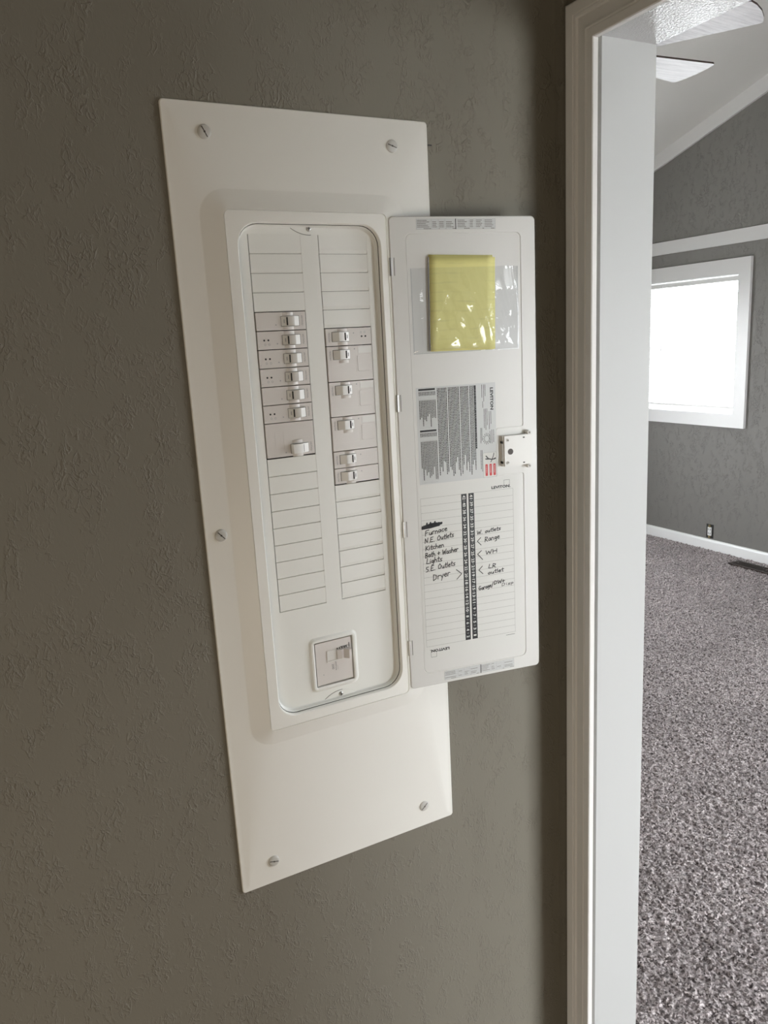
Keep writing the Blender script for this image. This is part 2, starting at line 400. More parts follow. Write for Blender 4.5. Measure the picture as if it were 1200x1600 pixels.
for a in ((WY0, WY0+0.007, WZ0, WZ1), (WY1-0.007, WY1, WZ0, WZ1), (WY0, WY1, WZ1-0.007, WZ1), (WY0, WY1, WZ0, WZ0+0.007)):
    MB().box(XF-0.001, XF+0.13, *a).build('window_jamb', M_trim, win)
# mini blind hanging in the window
bl = empty('mini_blind', label='white horizontal mini blind hanging inside the bright far window', category='window blind')
MB().box(XF+0.012, XF+0.042, WY0+0.006, WY1-0.006, WZ1-0.044, WZ1-0.016).build('head_rail', M_slat, bl)
MB().box(XF+0.016, XF+0.038, WY0+0.008, WY1-0.008, 1.022, 1.036).build('bottom_rail', M_slat, bl)
sm = None; z = 1.050
while z < WZ1-0.035:
    if sm is None:
        o = MB().add([(0.012, -0.43, 0.0), (0.0, -0.43, 0.0022), (-0.012, -0.43, 0.0), (0.012, 0.43, 0.0), (0.0, 0.43, 0.0022), (-0.012, 0.43, 0.0),
                      (0.012, -0.43, -0.0005), (0.0, -0.43, 0.0017), (-0.012, -0.43, -0.0005), (0.012, 0.43, -0.0005), (0.0, 0.43, 0.0017), (-0.012, 0.43, -0.0005)],
                     [(0, 1, 4, 3), (1, 2, 5, 4), (6, 7, 10, 9), (7, 8, 11, 10), (0, 3, 9, 6), (2, 5, 11, 8)]).build('slat', M_slat, bl, smooth=True); sm = o.data
    else:
        o = bpy.data.objects.new('slat', sm); COL.objects.link(o); o.parent = bl
    o.location = (XF+0.027, (WY0+WY1)/2, z); o.rotation_euler = (0, math.radians(6), 0)
    z += 0.0205
for yy in (WY0+0.10, (WY0+WY1)/2, WY1-0.10):
    MB().box(XF+0.0155, XF+0.0165, yy-0.0006, yy+0.0006, 1.03, WZ1-0.02).build('ladder_cord', M_slat, bl)
MB().loops([[(XF+0.006+0.003*math.cos(a*math.pi/3), 3.20+0.003*math.sin(a*math.pi/3), zz) for a in range(6)] for zz in (1.10, WZ1-0.03)], True, True).build('tilt_wand', M_pvc, bl)

# patio opening frame (out of view; it shapes the daylight)
pt = empty('window_2', kind='structure')
m_ = MB(); m_.box(PX0-0.045, PX0+0.005, YB-0.09, YB-0.03, PZ0, PZ1).box(PX1-0.05, PX1, YB-0.09, YB-0.03, PZ0, PZ1)
m_.box(PX0, PX1, YB-0.09, YB-0.03, PZ1-0.05, PZ1)
m_.build('patio_frame', M_pvc, pt)

st3 = empty('added_window_3', kind='structure')  # frame of the added side window, out of view
m_ = MB(); m_.box(XF+0.07, XF+0.12, VY0, VY1, VZ1-0.04, VZ1).box(XF+0.07, XF+0.12, VY0, VY1, VZ0, VZ0+0.04).box(XF+0.07, XF+0.12, VY0, VY0+0.04, VZ0, VZ1).box(XF+0.07, XF+0.12, VY1-0.04, VY1, VZ0, VZ1).box(XF+0.07, XF+0.12, -1.67, -1.63, VZ0, VZ1)
m_.build('window_frame', M_pvc, st3)
st4 = empty('added_window_4', kind='structure')  # frame of the added gable window, out of view
m_ = MB(); m_.box(GX0, GX1, YG+0.04, YG+0.09, GZ1-0.04, GZ1).box(GX0, GX1, YG+0.04, YG+0.09, GZ0, GZ0+0.04)
for x in (GX0, GX1-0.04): m_.box(x, x+0.04, YG+0.04, YG+0.09, GZ0, GZ1)
m_.build('window_frame', M_pvc, st4)
# electrical outlet without its plate, low on the far wall
ot = empty('wall_outlet', label='small uncovered electrical outlet low on the far wall above the baseboard', category='outlet')
oy, oz = 2.695, 0.137
MB().box(XF-0.002, XF+0.0, oy-0.030, oy+0.030, oz-0.050, oz+0.050).build('outlet_box', M_dark, ot)
MB().box(XF-0.008, XF-0.002, oy-0.015, oy+0.015, oz-0.032, oz+0.030).build('receptacle', M_trim, ot)
MB().box(XF-0.010, XF-0.002, oy-0.007, oy+0.007, oz+0.030, oz+0.048).build('mounting_strap', M_brass, ot)
MB().box(XF-0.010, XF-0.002, oy-0.007, oy+0.007, oz-0.050, oz-0.032).build('mounting_strap', M_brass, ot)
for k in (-0.016, 0.014):
    MB().box(XF-0.0095, XF-0.0075, oy-0.009, oy-0.006, oz+k-0.006, oz+k+0.006).box(XF-0.0095, XF-0.0075, oy+0.006, oy+0.009, oz+k-0.006, oz+k+0.006).build('socket', M_dark, ot)
# floor register
fv = empty('floor_vent', label='dark brown metal floor register in the carpet by the far baseboard', category='vent')
vx0, vx1, vy0, vy1 = 4.335, 4.445, 2.02, 2.37
m_ = MB(); m_.box(vx0, vx1, vy0, vy0+0.015, 0.0, 0.011).box(vx0, vx1, vy1-0.015, vy1, 0, 0.011).box(vx0, vx0+0.014, vy0, vy1, 0, 0.011).box(vx1-0.014, vx1, vy0, vy1, 0, 0.011)
m_.build('frame', M_vent, fv)
MB().box(vx0+0.01, vx1-0.01, vy0+0.01, vy1-0.01, 0.0, 0.004).build('damper', M_dark, fv)
y = vy0+0.022
while y < vy1-0.02:
    MB().box(vx0+0.012, vx1-0.012, y, y+0.005, 0.003, 0.0095).build('louver', M_vent, fv); y += 0.0145

# ceiling fan
fan = empty('ceiling_fan', label='white ceiling fan with whitewashed wood blades hanging in the far room', category='ceiling fan')
FX, FY, FZ = 2.015, 1.15, 2.505
def ring(cx, cy, r, z, n=28): return [(cx+r*math.cos(2*math.pi*i/n), cy+r*math.sin(2*math.pi*i/n), z) for i in range(n)]
MB().loops([ring(FX, FY, r, z) for r, z in ((0.03, 2.41), (0.055, 2.43), (0.075, 2.47), (0.085, 2.49), (0.09, 2.54), (0.07, 2.585), (0.02, 2.60))], True, True).build('motor_housing', M_trim, fan, smooth=True)
MB().loops([ring(FX, FY, 0.012, z, 12) for z in (2.59, vz(FY)-0.06)], True, True).build('down_rod', M_trim, fan, smooth=True)
MB().loops([ring(FX, FY, r, z, 20) for r, z in ((0.03, vz(FY)-0.09), (0.065, vz(FY)-0.05), (0.07, vz(FY)+0.03))], True, True).build('canopy', M_trim, fan, smooth=True)
for k in range(5):
    an = math.radians(3 - 67*k if k < 2 else 3 - 67 - 73.2*(k-1))
    ca, sa = math.cos(an), math.sin(an)
    def bf(p, ca=ca, sa=sa):
        x, y, z = p; zz = FZ + z - 0.06*y
        return (FX+x*ca-y*sa, FY+x*sa+y*ca, zz)
    mb = MB(bf); prf = []
    L0, L1 = 0.15, 0.500
    pts = [(L0, -0.050), (L0+0.05, -0.058), (L1-0.012, -0.088), (L1-0.003, -0.084), (L1+0.006, -0.050), (L1+0.010, 0.0), (L1+0.006, 0.050), (L1-0.003, 0.084), (L1-0.012, 0.088), (L0+0.05, 0.058), (L0, 0.050)]
    mb.prism(pts, lambda a, b: (a, b, -0.003), lambda a, b: (a, b, 0.003)); mb.mi = [1]*len(pts)+[0, 0]
    bo = mb.build('blade', [M_blade, M_vent], fan)
    MB(bf).box(0.07, 0.20, -0.014, 0.014, 0.003, 0.009).build('blade_arm', M_trim, bo)

# ------------------------------------------------------------------ electrical panel
pan = empty('electrical_panel', label='tall white flush electrical panel with open door on the greige wall', category='electrical panel')
pan_ = pan
YFL, YPL, YDF = -0.004, -0.0135, 0.001     # flange face, raised platform face, dead front face
cx0, cx1, cz0, cz1 = 0.2490, 0.6305, 0.7832, 1.9052
px0, px1, pz0, pz1 = 0.3135, 0.5510, 1.0415, 1.7765
qx0, qx1, qz0, qz1 = 0.3290, 0.5405, 1.0565, 1.7625
mb = MB()
mb.loops([rrect(cx0, cx1, cz0, cz1, 0.005, 0.0), rrect(cx0, cx1, cz0, cz1, 0.005, -0.0022),
          rrect(cx0+0.0010, cx1-0.0010, cz0+0.0010, cz1-0.0010, 0.005, -0.0032),
          rrect(cx0+0.0085, cx1-0.0085, cz0+0.0085, cz1-0.0085, 0.003, YFL+0.0004),
          rrect(cx0+0.0100, cx1-0.0100, cz0+0.0100, cz1-0.0100, 0.003, YFL),
          rrect(px0-0.0290, 0.5870, pz0-0.0265, pz1+0.0275, 0.036, YFL),
          rrect(px0-0.0275, 0.5855, pz0-0.0250, pz1+0.0260, 0.035, YFL-0.0004),
          rrect(px0-0.0020, px1+0.0015, pz0-0.0015, pz1+0.0015, 0.008, YPL+0.0006),
          rrect(px0, px1, pz0, pz1, 0.007, YPL),
          rrect(px0+0.0002, px1-0.0002, pz0+0.0002, pz1-0.0002, 0.007, YPL+0.0016),
          rrect(px0+0.0009, px1-0.0022, pz0+0.0009, pz1-0.0009, 0.0065, YPL+0.0016),
          rrect(px0+0.0011, px1-0.0025, pz0+0.0011, pz1-0.0011, 0.0065, YPL-0.0001),
          rrect(qx0, qx1, qz0, qz1, 0.0300, YPL-0.0001),
          rrect(qx0+0.0010, qx1-0.0010, qz0+0.0010, qz1-0.0010, 0.0290, YPL+0.0010),
          rrect(qx0+0.0018, qx1-0.0018, qz0+0.0018, qz1-0.0018, 0.0285, YPL+0.0058)])
mb.build('cover', M_panel, pan, smooth=24)
# enclosure box in the wall
e0 = 0.001
m_ = MB(); bx0, bx1, bz0, bz1 = hx0+e0, hx1-e0, hz0+e0, hz1-e0
m_.box(bx0, bx1, 0.088, 0.092, bz0, bz1).box(bx0, bx0+0.002, 0.008, 0.09, bz0, bz1).box(bx1-0.002, bx1, 0.008, 0.09, bz0, bz1)
m_.box(bx0, bx1, 0.008, 0.09, bz0, bz0+0.002).box(bx0, bx1, 0.008, 0.09, bz1-0.002, bz1)
m_.build('enclosure', M_box, pan)

# dead front with openings, tray edge turned forward
Z0, PITCH = 1.7485, 0.02531
LX0, LX1, RX0, RX1 = 0.3478, 0.4232, 0.4492, 0.5246
rowz = lambda k: Z0 - k*PITCH
mbx0, mbx1, mbz0, mbz1 = 0.3973, 0.4600, 1.0857, 1.1568
bm = bmesh.new()
def wire(pts):
    vs = [bm.verts.new(p) for p in pts]
    return [bm.edges.new((vs[i], vs[(i+1) % len(vs)])) for i in range(len(vs))], vs
eo, vo = wire(rrect(qx0+0.0054, qx1-0.0054, qz0+0.0054, qz1-0.0054, 0.0262, YDF, 7))
edges = list(eo); rims = []
holes = [(LX0, LX1, rowz(21), rowz(0)), (RX0, RX1, rowz(21), rowz(0))]
for h in holes:
    e, v = wire([(h[0], YDF, h[2]), (h[1], YDF, h[2]), (h[1], YDF, h[3]), (h[0], YDF, h[3])]); edges += e; rims.append(v)
em, vm = wire(rrect(mbx0-0.0085, mbx1+0.0090, mbz0-0.0085, mbz1+0.0085, 0.009, YDF, 5)); edges += em
bmesh.ops.triangle_fill(bm, use_beauty=True, use_dissolve=False, edges=edges)
def bridge(prev, pts):
    nv = [bm.verts.new(p) for p in pts]; n = len(pts)
    for i in range(n): bm.faces.new((prev[i], prev[(i+1) % n], nv[(i+1) % n], nv[i]))
    return nv
t = bridge(vo, rrect(qx0+0.0042, qx1-0.0042, qz0+0.0042, qz1-0.0042, 0.0270, YDF-0.0010, 7))
t = bridge(t, rrect(qx0+0.0034, qx1-0.0034, qz0+0.0034, qz1-0.0034, 0.0275, YPL+0.0074, 7))
t = bridge(t, rrect(qx0+0.0025, qx1-0.0025, qz0+0.0025, qz1-0.0025, 0.0280, YPL+0.0066, 7))
t = bridge(t, rrect(qx0+0.0021, qx1-0.0021, qz0+0.0021, qz1-0.0021, 0.0282, YPL+0.0078, 7))
for v in rims:
    bridge(v, [(p.co.x, YDF+0.0022, p.co.z) for p in v])
t = bridge(vm, rrect(mbx0-0.0055, mbx1+0.0055, mbz0-0.0055, mbz1+0.0055, 0.008, YDF-0.0030, 5))
t = bridge(t, rrect(mbx0-0.0030, mbx1+0.0030, mbz0-0.0030, mbz1+0.0030, 0.006, YDF-0.0034, 5))
t = bridge(t, rrect(mbx0-0.0008, mbx1+0.0008, mbz0-0.0008, mbz1+0.0008, 0.002, YDF-0.0026, 5))
t = bridge(t, rrect(mbx0-0.0006, mbx1+0.0006, mbz0-0.0006, mbz1+0.0006, 0.002, YDF+0.003, 5))
bmesh.ops.recalc_face_normals(bm, faces=bm.faces)
me = bpy.data.meshes.new('dead_front'); bm.to_mesh(me); bm.free(); me.materials.append(M_front)
for p in me.polygons: p.use_smooth = True
me.set_sharp_from_angle(angle=math.radians(25))
o = bpy.data.objects.new('dead_front', me); COL.objects.link(o); o.parent = pan; dead = o

# screw tabs of the dead front: half-moon tabs with a screw each
def tab(zb, s, scz):
    pts = []; n = 16; a0, a1, hgt = 0.4085, 0.4635, 0.0100
    for i in range(n+1):
        tt = i/n; x = a0+(a1-a0)*tt; pts.append((x, zb - s*hgt*math.sin(math.pi*tt)**0.8))
    mb = MB(); m2 = MB()
    inner = [(x, zz) for x, zz in pts]
    mb.prism(inner, lambda x, zz: (x, YDF-0.0009, zz), lambda x, zz: (x, YDF+0.0006, zz)); mb.build('screw_tab', M_front, pan)
    # dark strip painted as the gap's shade along the tab's left half
    for i in range(0, 9):
        (xa, za), (xb, zb_) = pts[i], pts[i+1]
        dx, dz = xb-xa, zb_-za; L = math.hypot(dx, dz); nx, nz = -dz/L*0.0006, dx/L*0.0006
        if nz*s > 0: nx, nz = -nx, -nz
        m2.add([(xa, YDF-0.0002, za), (xb, YDF-0.0002, zb_), (xb+nx, YDF-0.0002, zb_+nz), (xa+nx, YDF-0.0002, za+nz)], [(0, 1, 2, 3)])
    m2.build('tab_gap_shade', M_dark, pan)
    screw_small('tab_screw', (0.4360, YDF-0.0009, scz), 0.0036, pan)
def screw_small(name, c, r, parent):
    mb = MB(); n = 16
    L = [[(c[0]+rr*math.cos(2*math.pi*i/n), c[1]-h, c[2]+rr*math.sin(2*math.pi*i/n)) for i in range(n)] for rr, h in ((r, 0), (r, 0.0008), (r*0.75, 0.0018), (r*0.4, 0.0021))]
    o = mb.loops(L, False, True).build(name, M_steel, parent, smooth=True)
    s = r*0.6
    MB().box(c[0]-s, c[0]+s, c[1]-0.0024, c[1]-0.0018, c[2]-r*0.14, c[2]+r*0.14).box(c[0]-r*0.14, c[0]+r*0.14, c[1]-0.0024, c[1]-0.0018, c[2]-s, c[2]+s).build('screw_recess', M_slot, o)
tab(qz1-0.0040, 1, 1.7562); tab(qz0+0.0044, -1, 1.0650)

# knockout plates in the unused spaces
def plate(x0, x1, ztop, right):
    zt = ztop; zb = ztop-PITCH; gl = 0.0013
    a, b = x0+gl, x1
    mb = MB(); y0 = YDF+0.0003
    sl, dd = (0.0052, 0.0013) if right else (0.0018, 0.0008)
    poly = [(zt, y0), (zb+sl, y0), (zb+0.0006, y0+dd), (zb+0.0006, y0+0.0026), (zt, y0+0.0026)]
    mb.prism(poly, lambda z_, y_: (a, y_, z_), lambda z_, y_: (b, y_, z_))
    mb.build('knockout_plate', M_front, pan)
for k in list(range(0, 4))+list(range(12, 21)): plate(LX0, LX1, rowz(k), False)
for k in list(range(0, 5))+list(range(14, 21)): plate(RX0, RX1, rowz(k), True)

# large cover screws with slotted heads
def cover_screw(x, z, ang):
    r = 0.0088; n = 28; y = YFL
    L = [[(x+rr*math.cos(2*math.pi*i/n), y-h, z+rr*math.sin(2*math.pi*i/n)) for i in range(n)] for rr, h in ((r, 0), (r, 0.0010), (r*0.9, 0.0019), (r*0.6, 0.0023), (r*0.25, 0.0024))]
    o = MB().loops(L, False, True).build('cover_screw', M_screw, pan, smooth=True)
    ca, sa = math.cos(math.radians(ang)), math.sin(math.radians(ang))
    f = lambda p: (x+p[0]*ca-p[2]*sa, p[1], z+p[0]*sa+p[2]*ca)
    mb = MB(f); hw = 0.00055
    mb.box(-r*0.80, r*0.80, y-0.0026, y-0.0012, -hw, hw)
    mb.loops([[(0.0013*math.cos(2*math.pi*i/10), yy, 0.0013*math.sin(2*math.pi*i/10)) for i in range(10)] for yy in (y-0.002, y-0.0028)], True, True)
    mb.build('screw_slot', M_slot, o)
for a in ((0.3014, 1.8695, -62), (0.5704, 1.8688, -18), (0.2709, 1.3490, -48), (0.3017, 0.8216, -14), (0.5731, 0.8213, 42)): cover_screw(*a)

# ------------------------------------------------------------------ circuit breakers
BW = LX1-LX0
def microtext(mb, place, length, height, n_seed, gap=0.25):
    """unreadable small print: a row of short dashes; place(a,b) -> point"""
    r = random.Random(n_seed); a = 0
    while a < length:
        wl = min(r.uniform(0.6, 2.2)*height*1.4, length-a)
        mb.add([place(a, 0), place(a+wl, 0), place(a+wl, height), place(a, height)], [(0, 1, 2, 3)])
        a += wl + height*gap*r.uniform(0.8, 1.6)
def breaker(x0, ztop, rows, left, label, group, dots=False, flipped=False, sticker=False, last=False):
    """local frame: u from the panel centre side outwards, v down from the handle end, w towards the viewer"""
    H = PITCH*rows; g = 0.0006; gb = 0.0022 if last else 0.0006
    W = BW
    if left: fr_ = lambda p: (x0+W-p[0], YDF-p[2], ztop-H+p[1])
    else:    fr_ = lambda p: (x0+p[0], YDF-p[2], ztop-p[1])
    t = empty('circuit_breaker', label=label, category='circuit breaker', group=group)
    gl = 0.0013 if not left else 0.0004; gr = 0.0004 if not left else 0.0013
    gl, gr = (0.0017, 0.0012) if not left else (0.0014, 0.0016)
    hw0 = 0.0047   # handle nest: v range
    mb = MB(fr_)
    mb.prism([(gl, -0.02), (gl, 0.0006), (gl+0.0006, 0.0012), (W-gr-0.0006, 0.0012), (W-gr, 0.0006), (W-gr, -0.02)],
             lambda u, w_: (u, g if not left else gb, w_), lambda u, w_: (u, H-(g if left else gb), w_))
    mb.build('body', M_brk, t)
    # barrel hump beside the handle
    vb = PITCH
    hump = [(0.26*W, 0.0011), (0.30*W, 0.0028), (0.35*W, 0.0036), (0.42*W, 0.0034), (0.47*W, 0.0011)]
    mb = MB(fr_)
    mb.prism(hump, lambda u, w_: (u, 0.0010, w_), lambda u, w_: (u, 0.0050, w_))
    mb.prism(hump, lambda u, w_: (u, vb-0.0055, w_), lambda u, w_: (u, vb-0.0012, w_))
    mb.build('hump', M_brk, t, smooth=40)
    # handle window: dark recess line around the handle
    v0, v1 = 0.0058, vb-0.0065
    MB(fr_).box(0.145*W, 0.505*W, v0-0.0004, v1+0.0004, 0.0010, 0.00145).build('handle_recess', M_dark, t)
    if not flipped:
        hp = [(0.150*W, 0.001), (0.155*W, 0.0022), (0.265*W, 0.0070), (0.300*W, 0.0073), (0.375*W, 0.0060), (0.400*W, 0.0052), (0.500*W, 0.0020), (0.500*W, 0.001)]
        su0, su1, sw = 0.392*W, 0.413*W, 0.0060
    else:
        hp = [(0.150*W, 0.001), (0.150*W, 0.0020), (0.250*W, 0.0052), (0.330*W, 0.0080), (0.420*W, 0.0088), (0.480*W, 0.0084), (0.500*W, 0.0030), (0.500*W, 0.001)]
        su0, su1, sw = 0.255*W, 0.262*W, 0.0056
    hd = MB(fr_).prism(hp, lambda u, w_: (u, v0, w_), lambda u, w_: (u, v1, w_)).build('handle', M_hand, t, smooth=20)
    MB(fr_).box(su0, su1, v0+0.0010, v1-0.0012, 0.004, sw+0.0003).build('handle_slot', M_dark if not flipped else M_grey, hd)
    # printing on the handle and the raised lettering beside it
    mb = MB(fr_); mb.box(0.445*W, 0.462*W, v0+0.004, v1-0.004, 0.0036, 0.0042); mb.build('handle_print', M_lgrey, hd)
    mb = MB(fr_); put_text(mb, 'LEVITON', lambda a, b: (0.105*W-b if True else 0, 0.0062+a, 0.00128), 0.0130, 0.0024, 0.01)
    mb.build('lettering', M_grey, t)
    # test dot
    def disc(mb, u, v, r, w_=0.0013, n=12): mb.loops([[(u+r*math.cos(2*math.pi*i/n), v+r*math.sin(2*math.pi*i/n), ww) for i in range(n)] for ww in (0.001, w_)], False, True)
    vd = 0.0078 if not sticker else 0.0050
    mb = MB(fr_); disc(mb, 0.605*W, vd, 0.0010); mb.build('printed_dot', M_lgrey, t)
    mb = MB(fr_); disc(mb, 0.955*W, 0.0046, 0.0005); mb.build('printed_dot', M_lgrey, t)
    if dots:
        for u in (0.775*W, 0.855*W):
            mb = MB(fr_); disc(mb, u, 0.0130, 0.0013, 0.0016); mb.build('indicator', M_black, t)
            mb = MB(fr_); n = 14; o1, i1 = 0.0015, 0.0010
            mb.loops([[(u-0.001+rr*math.cos(2*math.pi*i/n), 0.0072+rr*math.sin(2*math.pi*i/n), 0.00135) for i in range(n)] for rr in (o1, i1)])
            mb.build('printed_ring', M_lgrey, t)
    # embossed lines of the face
    def eline(u0, v0_, u1, v1_):
        w2 = 0.00018
        mb2 = MB(fr_)
        if abs(u1-u0) > abs(v1_-v0_): mb2.box(u0, u1, v0_-w2, v0_+w2, 0.001, 0.0015)
        else: mb2.box(u0-w2, u0+w2, v0_, v1_, 0.001, 0.0015)
        return mb2
    if rows == 1:
        eline(0.56*W, 0.0126, 0.98*W, 0.0126).build('mold_line', M_brk, t) if not dots else None
    else:
        mb = MB(fr_)
        mb.add([], [])
        for (u0, a, u1, b) in ((0.05*W, 0.0275, 0.62*W, 0.0275), (0.05*W, 0.0385, 0.95*W, 0.0385), (0.63*W, 0.0135, 0.63*W, 0.0385), (0.63*W, 0.0125, 0.97*W, 0.0125), (0.80*W, 0.016, 0.80*W, 0.036)):
            w2 = 0.00018
            if a == b: mb.box(u0, u1, a-w2, a+w2, 0.0011, 0.0014)
            else: mb.box(u0-w2, u0+w2, a, b, 0.0011, 0.0014)
        mb.build('mold_line', M_brk, t)
        if sticker:
            MB(fr_).box(0.68*W, 0.965*W, 0.0022, 0.0112, 0.0012, 0.00145).build('sticker', M_hand, t)
            MB(fr_).loops([rrect(0.665*W, 0.90*W, 0.0145, 0.0375, 0.002, 0.0012, 3), rrect(0.665*W+0.0004, 0.90*W-0.0004, 0.0149, 0.0371, 0.002, 0.0018, 3)], False, True) if False else None
            m3 = MB(fr_)
            L = [[(p[0], p[2], p[1]) for p in rrect(0.655*W+d_, 0.93*W-d_, 0.0142+d_, 0.0372-d_, 0.002, h_, 3)] for d_, h_ in ((0, 0.0011), (0.0003, 0.0016))]
            m3.loops(L, False, True).build('raised_pad', M_brk, t)
    return t
G1 = 'circuit breakers snapped into the open panel'
lab_left = ['topmost breaker of the left column, plain face without black dots',
            'second breaker down the left column, first one there with two black dots',
            'third breaker down the left column, pale plastic with two black dots',
            'fourth breaker down the left column, pale plastic with two black dots',
            'plain-faced breaker without dots between two dotted ones, low in the left column',
            'lowest single-height breaker of the left column, with two black dots']
for i, k in enumerate(range(4, 10)):
    breaker(LX0, rowz(k), 1, True, lab_left[i], G1, dots=i not in (0, 4))
breaker(LX0, rowz(10), 2, True, 'double-height breaker at the bottom of the left column, handle switched the other way', G1, flipped=True, last=True)
breaker(RX0, rowz(5), 1, False, 'topmost breaker of the right column, single height with two black dots', G1, dots=True)
for k, l in ((6, 'uppermost of the three double-height breakers in the right column'), (8, 'middle one of the three double-height breakers in the right column'), (10, 'lowest of the three double-height breakers in the right column')):
    breaker(RX0, rowz(k), 2, False, l, G1, sticker=True)
breaker(RX0, rowz(12), 1, False, 'plain single-height breaker second from the bottom of the right column', G1)
breaker(RX0, rowz(13), 1, False, 'plain single-height breaker at the very bottom of the right column', G1, last=True)

# main breaker
mbk = empty('main_breaker', label='large square main breaker marked 200 in a raised frame below the two columns', category='circuit breaker')
YM = YDF-0.0010
mb = MB(); mb.box(mbx0+0.0008, mbx1-0.0010, YM, 0.06, mbz0+0.0012, mbz1-0.0014)
mb.box(mbx0+0.0008, mbx0+0.0048, YM-0.0008, YM+0.001, mbz0+0.0012, mbz1-0.0014)
mb.build('body', M_brk, mbk)
# handle channel and handle
MB().box(0.4165, 0.4560, YM-0.0003, YM+0.001, 1.1225, 1.1415).build('handle_channel', M_brk, mbk)
MB().box(0.4168, 0.4325, YM-0.0012, YM, 1.1250, 1.1405).build('handle_plate', M_hand, mbk)
MB().box(0.4168, 0.4500, YM-0.0010, YM, 1.1215, 1.1232).build('channel_rib', M_hand, mbk)
hz_ = (1.1245, 1.1392)
MB().prism([(0.4325, 0.0), (0.4330, -0.0035), (0.4395, -0.0055), (0.4435, -0.0045), (0.4500, -0.0110), (0.4540, -0.0110), (0.4540, 0.0)],
           lambda x, y: (x, YM+y, hz_[0]), lambda x, y: (x, YM+y, hz_[1])).build('handle', M_brk, mbk)
m_ = MB()
for x in (0.4345, 0.4385, 0.4425, 0.4465, 0.4500): m_.box(x-0.0006, x+0.0006, YM-0.0014, YM-0.0002, 1.1398, 1.1418)
m_.box(0.4545, 0.4552, YM-0.0008, YM, 1.1395, 1.1465).box(0.4395, 0.4520, YM-0.0006, YM, 1.1422, 1.1428)
m_.build('handle_teeth', M_dark, mbk)
mb = MB(); put_text(mb, '200', lambda a, b: (0.4240+b, YM-0.0002, 1.1175-a), 0.0090, 0.0040, 0.02)
mb.build('rating_print', M_grey, mbk)
mb = MB(); put_text(mb, 'LEVITON', lambda a, b: (0.4295+b, YM-0.0002, 1.1205-a), 0.0145, 0.0026, 0.02)
mb.box(0.4340, 0.4342, YM-0.0002, YM, 1.106, 1.113); mb.build('lettering', M_grey, mbk)
MB().loops([[(0.4095+0.0009*math.cos(2*math.pi*i/10), yy, 1.1030+0.0009*math.sin(2*math.pi*i/10)) for i in range(10)] for yy in (YM, YM-0.0002)], False, True).build('printed_dot', M_lgrey, mbk)

# ------------------------------------------------------------------ panel door (swung wide open)
th = math.radians(9.6)
DH = Vector((0.5535, -0.0145, 0)); Dd = Vector((math.cos(th), -math.sin(th), 0)); Dn = Vector((-math.sin(th), -math.cos(th), 0))
def DF(p):      # door frame: u along the door, w out of its inner face, v = height
    u, w_, v = p; q = DH + Dd*u + Dn*w_; return (q.x, q.y, v)
DU, DZ0, DZ1, DT = 0.2340, 1.0457, 1.7730, 0.0042
dr = MB(DF)
lx0, lx1, lz0, lz1 = 0.0240, 0.2095, 1.0680, 1.7502
# door sheet: outer rim with turned edges, inner field one step lower with a notch for the latch
def notch_loop(ins, w_):
    x0, x1, z0, z1 = lx0+ins, lx1-ins, lz0+ins, lz1-ins; nx, nz0, nz1 = 0.1620-ins, 1.3825-ins, 1.4568+ins
    def arc(cx, cz, r, a0, a1, n=5): return [(cx+r*math.cos(math.radians(a0+(a1-a0)*i/n)), w_, cz+r*math.sin(math.radians(a0+(a1-a0)*i/n))) for i in range(n+1)]
    R, r = 0.0085, 0.0035
    return (arc(x1-R, z1-R, R, 0, 90) + arc(x0+R, z1-R, R, 90, 180) + arc(x0+R, z0+R, R, 180, 270) + arc(x1-R, z0+R, R, 270, 360)
            + arc(x1-r, nz0-r, r, 0, 90, 3) + arc(nx+r, nz0+r, r, 270, 180, 3) + arc(nx+r, nz1-r, r, 180, 90, 3) + arc(x1-r, nz1+r, r, -90, 0, 3))
bm = bmesh.new()
def wire2(pts):
    vs = [bm.verts.new(DF(p)) for p in pts]
    return [bm.edges.new((vs[i], vs[(i+1) % len(vs)])) for i in range(len(vs))], vs
def bridge2(prev, pts):
    nv = [bm.verts.new(DF(p)) for p in pts]; n = len(pts)
    for i in range(n): bm.faces.new((prev[i], prev[(i+1) % n], nv[(i+1) % n], nv[i]))
    return nv
ro = rrect(0.0012, DU-0.0012, DZ0+0.0012, DZ1-0.0012, 0.0060, 0.0, 5)
eo, vo = wire2(ro); en, vn = wire2(notch_loop(0, 0.0))
bmesh.ops.triangle_fill(bm, use_beauty=True, edges=eo+en)
t = bridge2(vo, rrect(0, DU, DZ0, DZ1, 0.0070, -0.0012, 5)); t = bridge2(t, rrect(0, DU, DZ0, DZ1, 0.0070, -DT, 5)); bm.faces.new(t)
t = bridge2(vn, notch_loop(0.0003, -0.0010)); t = bridge2(t, notch_loop(0.0010, -0.0011)); t = bridge2(t, notch_loop(0.0014, -0.0005))
ed = [bm.edges.get((t[i], t[(i+1) % len(t)])) for i in range(len(t))]
bmesh.ops.triangle_fill(bm, use_beauty=True, edges=ed)
bmesh.ops.recalc_face_normals(bm, faces=bm.faces)
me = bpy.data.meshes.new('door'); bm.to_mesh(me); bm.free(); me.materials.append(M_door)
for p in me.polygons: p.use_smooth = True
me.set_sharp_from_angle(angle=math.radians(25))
dor = bpy.data.objects.new('door', me); COL.objects.link(dor); dor.parent = pan

